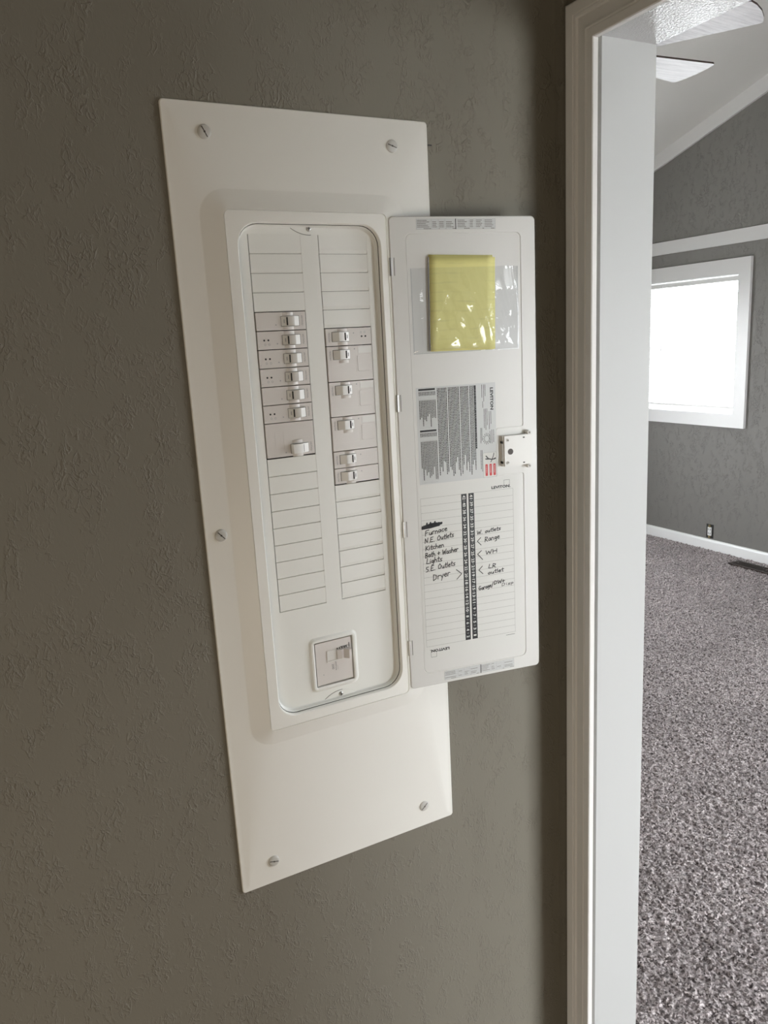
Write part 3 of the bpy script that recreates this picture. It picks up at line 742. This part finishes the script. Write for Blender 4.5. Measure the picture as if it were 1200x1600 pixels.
for zc in (1.7041, 1.5080, 1.3133, 1.1172):    # hinge knuckles
    f = lambda p, zc=zc: DF((p[0], p[1], p[2]+zc))
    MB(f).loops([[(0.0006+0.0022*math.cos(a*math.pi/5), -0.0008+0.0022*math.sin(a*math.pi/5), z_) for a in range(10)] for z_ in (-0.0125, 0.0125)], True, True).build('hinge', M_steel, dor, smooth=True)
    MB(f).box(0.0054, 0.0060, 0.0, 0.0003, -0.0125, 0.0125).build('hinge_slot', M_dark, dor)

WI = -0.0005   # face of the inner field
def flat(mb, u0, u1, v0, v1, w_): mb.add([(u0, w_, v0), (u1, w_, v0), (u1, w_, v1), (u0, w_, v1)], [(0, 1, 2, 3)])
def label_sheet(name, u0, u1, v0, v1, w_, m, r=0.001): return rbox(MB(DF), u0, u1, w_+0.0002, w_-0.0001, v0, v1, r, 0.00001, 3).build(name, m, dor)

# circuit directory
label_sheet('directory_sheet', 0.0275, 0.1975, 1.0915, 1.3775, WI, M_paperw, 0.004)
wl = WI+0.00030
du0, du1, dz0, dz1 = 0.0303, 0.1895, 1.1137, 1.3587
lw = 0.00016
m_ = MB(DF)
rp = (dz1-dz0)/21
for k in range(22):
    z = dz1-k*rp
    flat(m_, du0, 0.0988, z-lw, z+lw, wl); flat(m_, 0.1205, du1, z-lw, z+lw, wl)
flat(m_, du0-lw, du0+lw, dz0, dz1, wl); flat(m_, du1-lw, du1+lw, dz0, dz1, wl)
m_.build('directory_lines', M_grey, dor)
m_ = MB(DF); flat(m_, 0.0988, 0.1082, dz0, dz1, wl); flat(m_, 0.1112, 0.1206, dz0, dz1, wl); m_.build('number_strip', M_black, dor)
m_ = MB(DF)
for k in range(21):
    zc = dz1-(k+0.5)*rp
    for c0, nn in ((0.0988, 42-2*k), (0.1112, 41-2*k)):
        s = str(nn); wd = 0.0072 if nn > 9 else 0.0034
        put_text(m_, s, lambda a, b, c0=c0, zc=zc, wd=wd: (c0+0.0022+b, wl+0.0002, zc+wd*0.5-a), wd if nn not in (1, 11) else wd*0.8, 0.0050, 0.02)
        if k: flat(m_, c0+0.0030, c0+0.0064, dz1-k*rp-0.0002, dz1-k*rp+0.0002, wl+0.0002)
m_.build('circuit_numbers', M_paperw, dor)
m_ = MB(DF); put_text(m_, 'LEVITON.', lambda a, b: (0.1516+a, wl, 1.3608+b), 0.0336, 0.0048, 0.045)
def frame(mb, u0, u1, v0, v1, w_, t_): flat(mb, u0, u1, v1-t_, v1, w_); flat(mb, u0, u1, v0, v0+t_, w_); flat(mb, u0, u0+t_, v0, v1, w_); flat(mb, u1-t_, u1, v0, v1, w_)
frame(m_, 0.1735, 0.1838, 1.3634, 1.3736, wl, 0.0004)
m_.build('brand_print', M_black, dor); m_ = MB(DF)
put_text(m_, 'LEVITON.', lambda a, b: (0.0695-a, wl, 1.1078-b), 0.0336, 0.0048, 0.045)
frame(m_, 0.0372, 0.0470, 1.0945, 1.1048, wl, 0.0004)
m_.build('brand_print', M_black, dor); m_ = MB(DF)
microtext(m_, lambda a, b: (0.1725+a, wl, 1.1095+b), 0.0165, 0.0007, 5)
m_.build('form_number_print', M_black, dor, kind='stuff')

# handwriting: stroke letters (x to the right, y up, x-height 0.55, capitals 1.0)
GL = {
 'F': (0.7, [[(0.1, 0), (0.15, 1), (0.7, 1.05)], [(0.12, 0.55), (0.5, 0.58)]]),
 'u': (0.55, [[(0.05, 0.55), (0.08, 0.1), (0.3, 0.02), (0.42, 0.5), (0.45, 0.0)]]),
 'r': (0.45, [[(0.05, 0), (0.08, 0.55)], [(0.08, 0.4), (0.22, 0.58), (0.4, 0.5)]]),
 'n': (0.55, [[(0.05, 0), (0.08, 0.52)], [(0.08, 0.4), (0.28, 0.55), (0.42, 0.35), (0.45, 0.0)]]),
 'a': (0.55, [[(0.42, 0.5), (0.15, 0.5), (0.05, 0.2), (0.2, 0.0), (0.4, 0.2), (0.42, 0.5), (0.48, 0.0)]]),
 'c': (0.5, [[(0.42, 0.48), (0.2, 0.52), (0.06, 0.25), (0.2, 0.0), (0.42, 0.08)]]),
 'e': (0.52, [[(0.06, 0.28), (0.42, 0.34), (0.36, 0.55), (0.15, 0.52), (0.05, 0.25), (0.2, 0.0), (0.45, 0.06)]]),
 'N': (0.75, [[(0.08, 0), (0.15, 0.95), (0.5, 0.05), (0.65, 1.0)]]),
 'E': (0.7, [[(0.62, 0.98), (0.15, 0.95), (0.1, 0.0), (0.6, 0.02)], [(0.12, 0.5), (0.5, 0.52)]]),
 '.': (0.3, [[(0.1, 0.0), (0.14, 0.03)]]),
 'O': (0.75, [[(0.4, 1.0), (0.1, 0.6), (0.15, 0.08), (0.5, 0.05), (0.65, 0.55), (0.4, 1.0)]]),
 'o': (0.55, [[(0.3, 0.55), (0.06, 0.3), (0.18, 0.0), (0.42, 0.1), (0.45, 0.42), (0.3, 0.55)]]),
 't': (0.4, [[(0.2, 0.95), (0.18, 0.05), (0.35, 0.02)], [(0.02, 0.6), (0.4, 0.65)]]),
 'l': (0.25, [[(0.12, 1.0), (0.12, 0.0)]]),
 's': (0.5, [[(0.42, 0.55), (0.12, 0.48), (0.2, 0.3), (0.4, 0.18), (0.28, 0.0), (0.05, 0.05)]]),
 'K': (0.7, [[(0.1, 0), (0.15, 1.0)], [(0.6, 0.95), (0.14, 0.42), (0.62, 0.05)]]),
 'i': (0.28, [[(0.12, 0.5), (0.12, 0.0)], [(0.14, 0.72), (0.16, 0.76)]]),
 'h': (0.55, [[(0.06, 0), (0.1, 1.0)], [(0.08, 0.35), (0.28, 0.55), (0.42, 0.35), (0.45, 0)]]),
 'B': (0.7, [[(0.12, 0), (0.15, 1.0), (0.5, 0.9), (0.45, 0.6), (0.15, 0.52), (0.58, 0.35), (0.5, 0.05), (0.12, 0)]]),
 '+': (0.6, [[(0.28, 0.75), (0.28, 0.1)], [(0.05, 0.42), (0.55, 0.46)]]),
 'W': (0.85, [[(0.05, 0.95), (0.2, 0.0), (0.42, 0.7), (0.6, 0.0), (0.8, 1.0)]]),
 'L': (0.6, [[(0.2, 1.0), (0.1, 0.05), (0.55, 0.02)]]),
 'g': (0.52, [[(0.4, 0.5), (0.12, 0.5), (0.08, 0.15), (0.3, 0.1), (0.42, 0.5), (0.4, -0.3), (0.12, -0.35)]]),
 'S': (0.65, [[(0.58, 0.95), (0.2, 0.95), (0.12, 0.65), (0.5, 0.45), (0.5, 0.08), (0.1, 0.02)]]),
 'D': (0.75, [[(0.12, 0.0), (0.18, 1.0), (0.6, 0.75), (0.55, 0.2), (0.12, 0.0)]]),
 'y': (0.52, [[(0.06, 0.55), (0.22, 0.1)], [(0.45, 0.6), (0.1, -0.4)]]),
 'R': (0.7, [[(0.1, 0), (0.16, 1.0), (0.55, 0.85), (0.45, 0.52), (0.15, 0.45), (0.6, 0.0)]]),
 'H': (0.75, [[(0.1, 1), (0.14, 0)], [(0.6, 1), (0.62, 0)], [(0.1, 0.5), (0.62, 0.55)]]),
 'G': (0.75, [[(0.6, 0.9), (0.25, 0.95), (0.08, 0.4), (0.35, 0.0), (0.6, 0.15), (0.6, 0.42), (0.35, 0.42)]]),
 '/': (0.5, [[(0.05, -0.2), (0.45, 1.15)]]),
 'p': (0.52, [[(0.08, 0.55), (0.1, -0.35)], [(0.1, 0.45), (0.38, 0.52), (0.42, 0.15), (0.12, 0.05)]]),
 '<': (0.6, [[(0.55, 1.0), (0.1, 0.45), (0.6, -0.1)]]),
 '>': (0.6, [[(0.05, 1.0), (0.55, 0.45), (0.1, -0.1)]]),
 'w': (0.7, [[(0.05, 0.6), (0.18, 0.0), (0.34, 0.45), (0.48, 0.0), (0.65, 0.62)]]),
 ' ': (0.4, [])}
def strokes(mb, segs, to, hw, w_):
    for st in segs:
        P = [to(*p) for p in st]
        for (a, b), (c, d) in zip(P[:-1], P[1:]):
            L = math.hypot(c-a, d-b) or 1e-9; nx, ny = -(d-b)/L*hw, (c-a)/L*hw
            mb.add([(a+nx, w_, b+ny), (a-nx, w_, b-ny), (c-nx, w_, d-ny), (c+nx, w_, d+ny)], [(0, 1, 2, 3)])
        for a, b in P:
            mb.add([(a+hw*math.cos(i*math.pi/4), w_+0.00002, b+hw*math.sin(i*math.pi/4)) for i in range(8)], [tuple(range(8))])
def hand(mb, s, u0, v0, u1, v1, cap, hw=0.00042, slant=0.15):
    tot = sum(GL[c][0] for c in s); L = math.hypot(u1-u0, v1-v0); sx = L/tot; ca, sa = (u1-u0)/L, (v1-v0)/L; x = 0
    for c in s:
        wd, segs = GL[c]; jy = random.uniform(-0.05, 0.05)*cap
        def to(a, b, x=x, jy=jy):
            p, q = (x+a+0*b)*sx + b*slant*cap, b*cap+jy
            return u0+p*ca-q*sa, v0+p*sa+q*ca
        strokes(mb, segs, to, hw, wl+0.0002); x += wd
m_ = MB(DF)
HWR = [('Furnace', .0350, 1.2985, .0735, 1.3035, .0080), ('N.E. Outlets', .0340, 1.2868, .0842, 1.2915, .0078), ('Kitchen', .0345, 1.2745, .0668, 1.2775, .0078),
       ('Bath + Washer', .0333, 1.2630, .0910, 1.2670, .0080), ('Lights', .0350, 1.2528, .0630, 1.2545, .0086), ('S.E. Outlets', .0335, 1.2395, .0850, 1.2445, .0080),
       ('Dryer', .0450, 1.2235, .0760, 1.2290, .0095), ('W. outlets', .1240, 1.2895, .1665, 1.2925, .0062), ('Range', .1370, 1.2755, .1645, 1.2790, .0078),
       ('WH', .1380, 1.2545, .1600, 1.2560, .0064), ('LR', .1420, 1.2305, .1570, 1.2310, .0068), ('outlet', .1412, 1.2205, .1700, 1.2222, .0062),
       ('Garage/', .1242, 1.1955, .1510, 1.1985, .0066), ('DW+', .1515, 1.2015, .1720, 1.2030, .0062), ('Disp', .1650, 1.1965, .1880, 1.1985, .0050)]
for a in HWR: hand(m_, *a, hw=0.00060 if a[0] != 'Disp' else 0.00042)
strokes(m_, [[(0.0865, 1.2365), (0.0955, 1.2285), (0.0868, 1.2205)], [(0.1305, 1.2840), (0.1245, 1.2785), (0.1310, 1.2715)],
             [(0.1312, 1.2622), (0.1245, 1.2570), (0.1330, 1.2470)], [(0.1322, 1.2360), (0.1258, 1.2300), (0.1328, 1.2230)]], lambda a, b: (a, b), 0.00060, wl+0.0002)
m_.build('handwriting', M_black, dor)
m_ = MB(DF)   # scribbled-out entry
pts = []
for i in range(44):
    tt = i/43; pts.append((0.0315+0.0325*tt+random.uniform(-0.001, 0.001), 1.3128+0.0035*tt+(0.0028 if i % 2 else -0.0022)*math.sin(math.pi*(0.12+0.8*tt))))
strokes(m_, [pts, [(0.031, 1.3105), (0.045, 1.3112), (0.060, 1.3135)], [(0.036, 1.3135), (0.05, 1.315), (0.0645, 1.3172)], [(0.031, 1.3115), (0.063, 1.3152)],
             [(0.0385, 1.315), (0.0395, 1.3190)], [(0.0440, 1.316), (0.0455, 1.3195)], [(0.0515, 1.317), (0.0530, 1.3200)]], lambda a, b: (a, b), 0.0012, wl+0.0002)
m_.build('scribble', M_black, dor)

# warning label, all its print turned to read downwards
label_sheet('warning_label', 0.0305, 0.1622, 1.3805, 1.5292, WI, M_label)
m_ = MB(DF); k = 0
u = 0.0645
ends = [1.392, 1.405, 1.398, 1.414, 1.412, 1.393, 1.396, 1.404, 1.399, 1.389, 1.392, 1.410, 1.418, 1.398, 1.388, 1.391, 1.405, 1.420, 1.396, 1.409, 1.393, 1.388, 1.404, 1.411, 1.395, 1.399]
breaks = {2: 1.500, 7: 1.515, 8: 1.512, 14: 1.510, 20: 1.498}
while u < 0.1255:
    e = ends[k % len(ends)]; top = 1.5265
    microtext(m_, lambda a, b, u=u, top=top: (u+b, wl, top-a), top-e, 0.00140, 100+k, 0.22)
    u += 0.00238 + (0.0012 if k in (6, 14, 20) else 0); k += 1
microtext(m_, lambda a, b: (0.1262+b, wl, 1.5265-a), 0.098, 0.0028, 77, 0.08)
for uu, z_, L in ((0.1385, 1.5268, 0.020), (0.1415, 1.5268, 0.026), (0.1440, 1.5268, 0.018), (0.1395, 1.5010, 0.010), (0.1415, 1.4895, 0.030), (0.1440, 1.4895, 0.033), (0.1465, 1.4895, 0.026), (0.1500, 1.4850, 0.028),
                  (0.1530, 1.4850, 0.020), (0.1510, 1.4545, 0.020), (0.1540, 1.4560, 0.022), (0.1570, 1.4560, 0.020), (0.1350, 1.4600, 0.024), (0.1370, 1.4600, 0.020), (0.1345, 1.4250, 0.030), (0.1365, 1.4250, 0.034)):
    microtext(m_, lambda a, b, uu=uu, z_=z_: (uu+b, wl, z_-a), L, 0.0009, int(uu*1e5), 0.2)
for i in range(26):   # round certification stamp print
    a = 2*math.pi*i/26; rr = 0.0062 if i % 2 else 0.0042
    microtext(m_, lambda x, y, a=a, rr=rr: (0.1452+rr*math.cos(a)+y, wl, 1.4435+rr*1.3*math.sin(a)-x), 0.0022, 0.0009, i)
m_.build('warning_print', M_black, dor)
m_ = MB(DF)
put_text(m_, 'LEVITON', lambda a, b: (0.1528+b, wl, 1.5215-a), 0.0345, 0.0054, 0.045)
# torque tables: header bars and a dense grid
for zt, zb in ((1.5270, 1.4675), (1.4645, 1.3830)):
    flat(m_, 0.0345, 0.0612, zt-0.0028, zt, wl)
m_.build('warning_heading', M_black, dor)
m_ = MB(DF)
for zt, zb in ((1.5270, 1.4675), (1.4645, 1.3830)):
    for i in range(11):
        uu = 0.0350+i*0.00252
        zz = zt-0.0045; r = random.Random(int(zt*1e4)+i)
        microtext(m_, lambda a, b, uu=uu, zz=zz: (uu+b, wl, zz-a), 0.006, 0.0014, i*7, 0.15)
        st_ = zz-0.0130; e_ = zb + (r.uniform(0.001, 0.022) if zt > 1.5 else r.uniform(0.002, 0.024))
        microtext(m_, lambda a, b, uu=uu, st_=st_: (uu+b, wl, st_-a), st_-e_, 0.0015, i*11+3, 0.14)
    for i in range(12): flat(m_, 0.0344+i*0.00244, 0.0345+i*0.00244, zb, zt, wl+0.00001)
    for zz in (zt, zt-0.0055, zt-0.0165, zb): flat(m_, 0.0345, 0.0612, zz-0.0001, zz, wl)
m_.build('torque_table', mat('dark_grey_ink', (0.10, 0.10, 0.10), 0.6), dor)
# shock pictogram
m_ = MB(DF); frame(m_, 0.1385, 0.1612, 1.3810, 1.4205, wl, 0.0002)
m_.build('pictogram_border', M_grey, dor)
rbox(MB(DF), 0.1388, 0.1610, wl+0.00005, wl-0.0001, 1.3813, 1.4200, 0.002, 0.00001, 3).build('pictogram_field', M_paperw, dor)
m_ = MB(DF)
strokes(m_, [[(0.1435, 1.4150), (0.1475, 1.4105), (0.1530, 1.4090), (0.1580, 1.4095)], [(0.1428, 1.4105), (0.1475, 1.4100)]], lambda a, b: (a, b), 0.0009, wl+0.0002)
strokes(m_, [[(0.1540, 1.4095), (0.1560, 1.4140), (0.1572, 1.4185)], [(0.1540, 1.4090), (0.1515, 1.4050)]], lambda a, b: (a, b), 0.0006, wl+0.0002)
strokes(m_, [[(0.1590, 1.4100), (0.1592, 1.4102)]], lambda a, b: (a, b), 0.0013, wl+0.0002)
m_.build('shock_figure', M_black, dor)
m_ = MB(DF)
for uu in (0.1420, 0.1490, 0.1557): rbox(m_, uu, uu+0.0042, wl+0.00012, wl, 1.3832, 1.4020, 0.0012, 0.00001, 3)
m_.build('danger_bar', M_red, dor)
m_ = MB(DF)
for i, uu in enumerate((0.1420, 0.1490, 0.1557)): microtext(m_, lambda a, b, uu=uu: (uu+0.0016+b, wl+0.0002, 1.3995-a), 0.0120, 0.0007, 40+i, 0.6)
m_.build('danger_print', M_paperw, dor)

# specification labels along the top and bottom rim
def spec_label(u0, u1, v0, v1, ub, dim):
    label_sheet('rating_label', u0, u1, v0, v1, 0.0, M_label, 0.0003)
    m1 = MB(DF); w0 = 0.0003; w_ = (u1-u0); h = v1-v0
    for j in range(6):
        vv = v1 - h*(0.10+0.155*j)
        for a, b in ((0.01, 0.165), (0.20, 0.26), (0.285, 0.345), (0.37, 0.47), (0.515, 0.65), (0.67, 0.72), (0.75, 0.83), (0.86, 0.98)):
            if (j == 0 and a < 0.5 and a > 0.1) or (dim and random.random() < 0.25): continue
            if j == 5: a, b = (a+0.08, b+0.03)
            microtext(m1, lambda x, y, a=a, vv=vv: (u0+a*w_+x, w0, vv-h*0.09+y), (b-a)*w_*random.uniform(0.6, 1), h*(0.075 if not dim else 0.06), random.randint(0, 9999), 0.15)
    for a in (0.19, 0.275, 0.355, 0.66, 0.74, 0.85): flat(m1, u0+a*w_-0.00008, u0+a*w_+0.00008, v0+0.16*h, v1-0.02*h, w0)
    frame(m1, u0, u1, v0, v1, w0, 0.00016)
    for b in (0.25, 0.5, 0.75): flat(m1, u0, u1, v0+h*b-0.00006, v0+h*b+0.00006, w0)
    m1.build('rating_print', M_grey, dor)
    m1 = MB(DF); flat(m1, ub-0.0006, ub+0.0006, v0, v1, w0+0.0001); m1.build('rating_divider', M_black, dor)
spec_label(0.0418, 0.1680, 1.7548, 1.7694, 0.1036, False)
spec_label(0.0592, 0.1860, 1.0510, 1.0665, 0.1243, True)

# latch mechanism
m_ = MB(DF)
def pyr(mb, a0, a1, b0, b1, w0, w1): mb.box(a0, a1, w0, w1, b0, b1)
pyr(m_, 0.1695, 0.2205, 1.3965, 1.4450, -0.0008, 0.0065)
la = m_.build('latch', M_hand, dor)
n = 20
m_ = MB(DF); m_.box(0.1715, 0.2198, 0.0072, 0.0086, 1.3968, 1.4445)
m_.build('latch_plate', M_hand, dor)
MB(DF).loops([[(0.1820+0.0048*math.cos(2*math.pi*i/n), ww, 1.4195+0.0048*math.sin(2*math.pi*i/n)) for i in range(n)] for ww in (0.0080, 0.00868)], False, True).build('latch_hole', mat('shaded_plastic', (0.10, 0.09, 0.085), 0.7), dor)
for uu, vv, r, h0, h1 in ((0.1774, 1.4379, 0.0025, 0.0086, 0.0098), (0.1773, 1.4023, 0.0025, 0.0086, 0.0098), (0.2150, 1.4475, 0.0034, -0.0008, 0.0095), (0.2150, 1.3940, 0.0034, -0.0008, 0.0095)):
    MB(DF).loops([[(uu+r*k_*math.cos(2*math.pi*i/14), ww, vv+r*k_*math.sin(2*math.pi*i/14)) for i in range(14)] for k_, ww in ((1, h0), (1, h1-0.0004), (0.8, h1), (0.62, h1), (0.58, h1-0.0008), (0.2, h1-0.0008))], False, True).build('latch_rivet', M_hand, dor, smooth=30)
    MB(DF).loops([[(uu+r*0.5*math.cos(2*math.pi*i/10), ww, vv+r*0.5*math.sin(2*math.pi*i/10)) for i in range(10)] for ww in (h1-0.0009, h1-0.0003)], False, True).build('rivet_recess', M_slot, dor)
MB(DF).box(0.2040, 0.2070, 0.0083, 0.0090, 1.4395, 1.4412).box(0.2040, 0.2070, 0.0083, 0.0090, 1.3995, 1.4012).build('latch_slot', M_dark, dor)
MB(DF).box(0.1685, 0.1700, -0.0008, 0.0070, 1.4330, 1.4365).box(0.1685, 0.1700, -0.0008, 0.0070, 1.4010, 1.4045).build('latch_clip', M_dark, dor)

# clear pouch stuck to the door
def sheet(f, u0, u1, v0, v1, nu, nv, wf):
    vs = []; fs = []
    for i in range(nu+1):
        for j in range(nv+1):
            a, b = i/nu, j/nv; vs.append((u0+(u1-u0)*a, wf(a, b), v0+(v1-v0)*b))
    for i in range(nu):
        for j in range(nv): k = i*(nv+1)+j; fs.append((k, k+nv+1, k+nv+2, k+1))
    return MB(f).add(vs, fs)
def pouch_w(a, b):
    e = min(1, a/0.08, (1-a)/0.10, b/0.06)
    ss = lambda t: 0 if t <= 0 else (1 if t >= 1 else t*t*(3-2*t))
    mouth = 0.0060*ss((b-0.72)/0.28)*ss((a-0.66)/0.2)*ss((1-a)/0.10)
    crease = 0.0014*math.exp(-((a-0.055)/0.018)**2) + 0.0008*math.exp(-((a-0.84-0.10*math.sin(2*b))/0.02)**2) + 0.0007*math.exp(-((a-0.70)/0.015)**2)*ss((0.5-b)/0.3)
    return mouth + crease + 0.0004 + 0.0040*max(0, e)**0.6 + 0.0006*math.sin(9*a+5*b)*max(0, e) + 0.0003*math.sin(27*a-8*b)*max(0, e) + 0.0003*math.cos(16*b+7*a*a*6)*max(0, e)
sheet(DF, 0.0300, 0.2035, 1.5785, 1.7010, 60, 44, pouch_w).build('document_pouch', M_film, dor, smooth=180)
m_ = MB(DF)
for a, b, c, d in ((0.0300, 0.0309, 1.5785, 1.7010), (0.2026, 0.2035, 1.5785, 1.7010), (0.0300, 0.2035, 1.5785, 1.5792)): m_.box(a, b, -0.0004, 0.0006, c, d)
m_.build('pouch_seam', M_film, dor)
# folded yellow paper in the pouch
def PF(p):
    u, w_, v = p; a = math.radians(1.2); du, dv = u-0.11, v-1.65
    return DF((0.11+du*math.cos(a)+dv*math.sin(a), w_, 1.65-du*math.sin(a)+dv*math.cos(a)))
pp = empty('folded_paper', label='folded sheet of yellow lined paper tucked in the clear door pouch', category='paper')
for i, (a0, a1, b0, b1, w0) in enumerate(((0.0572, 0.1600, 1.5812, 1.7185, 0.0008), (0.0580, 0.1638, 1.5808, 1.7155, 0.0019), (0.0572, 0.1600, 1.5803, 1.7160, 0.0022))):
    def wf(a, b, w0=w0, i=i): return w0 + 0.0009*math.sin(2.2*a+1.3*b+i)*(1-a*0.5)
    ob = sheet(PF, a0, a1, b0, b1, 10, 10, wf).build('paper_leaf', M_yel, pp, smooth=180)
    so = ob.modifiers.new('thick', 'SOLIDIFY'); so.thickness = 0.0003
rbox(MB(PF), 0.0558, 0.0575, 0.0030, 0.0005, 1.5815, 1.7150, 0.0004, 0.0002, 2).build('fold_edge', M_grey, pp)

# bit of wire or nail sticking out behind the cover
MB().loops([[(x, -0.003+0.0008*math.cos(a*math.pi/3), 1.8742+0.0008*math.sin(a*math.pi/3)) for a in range(6)] for x in (0.6308, 0.6372)], True, True).build(
    'nail', M_black, None, label='short dark nail sticking out beside the top right of the panel', category='nail')
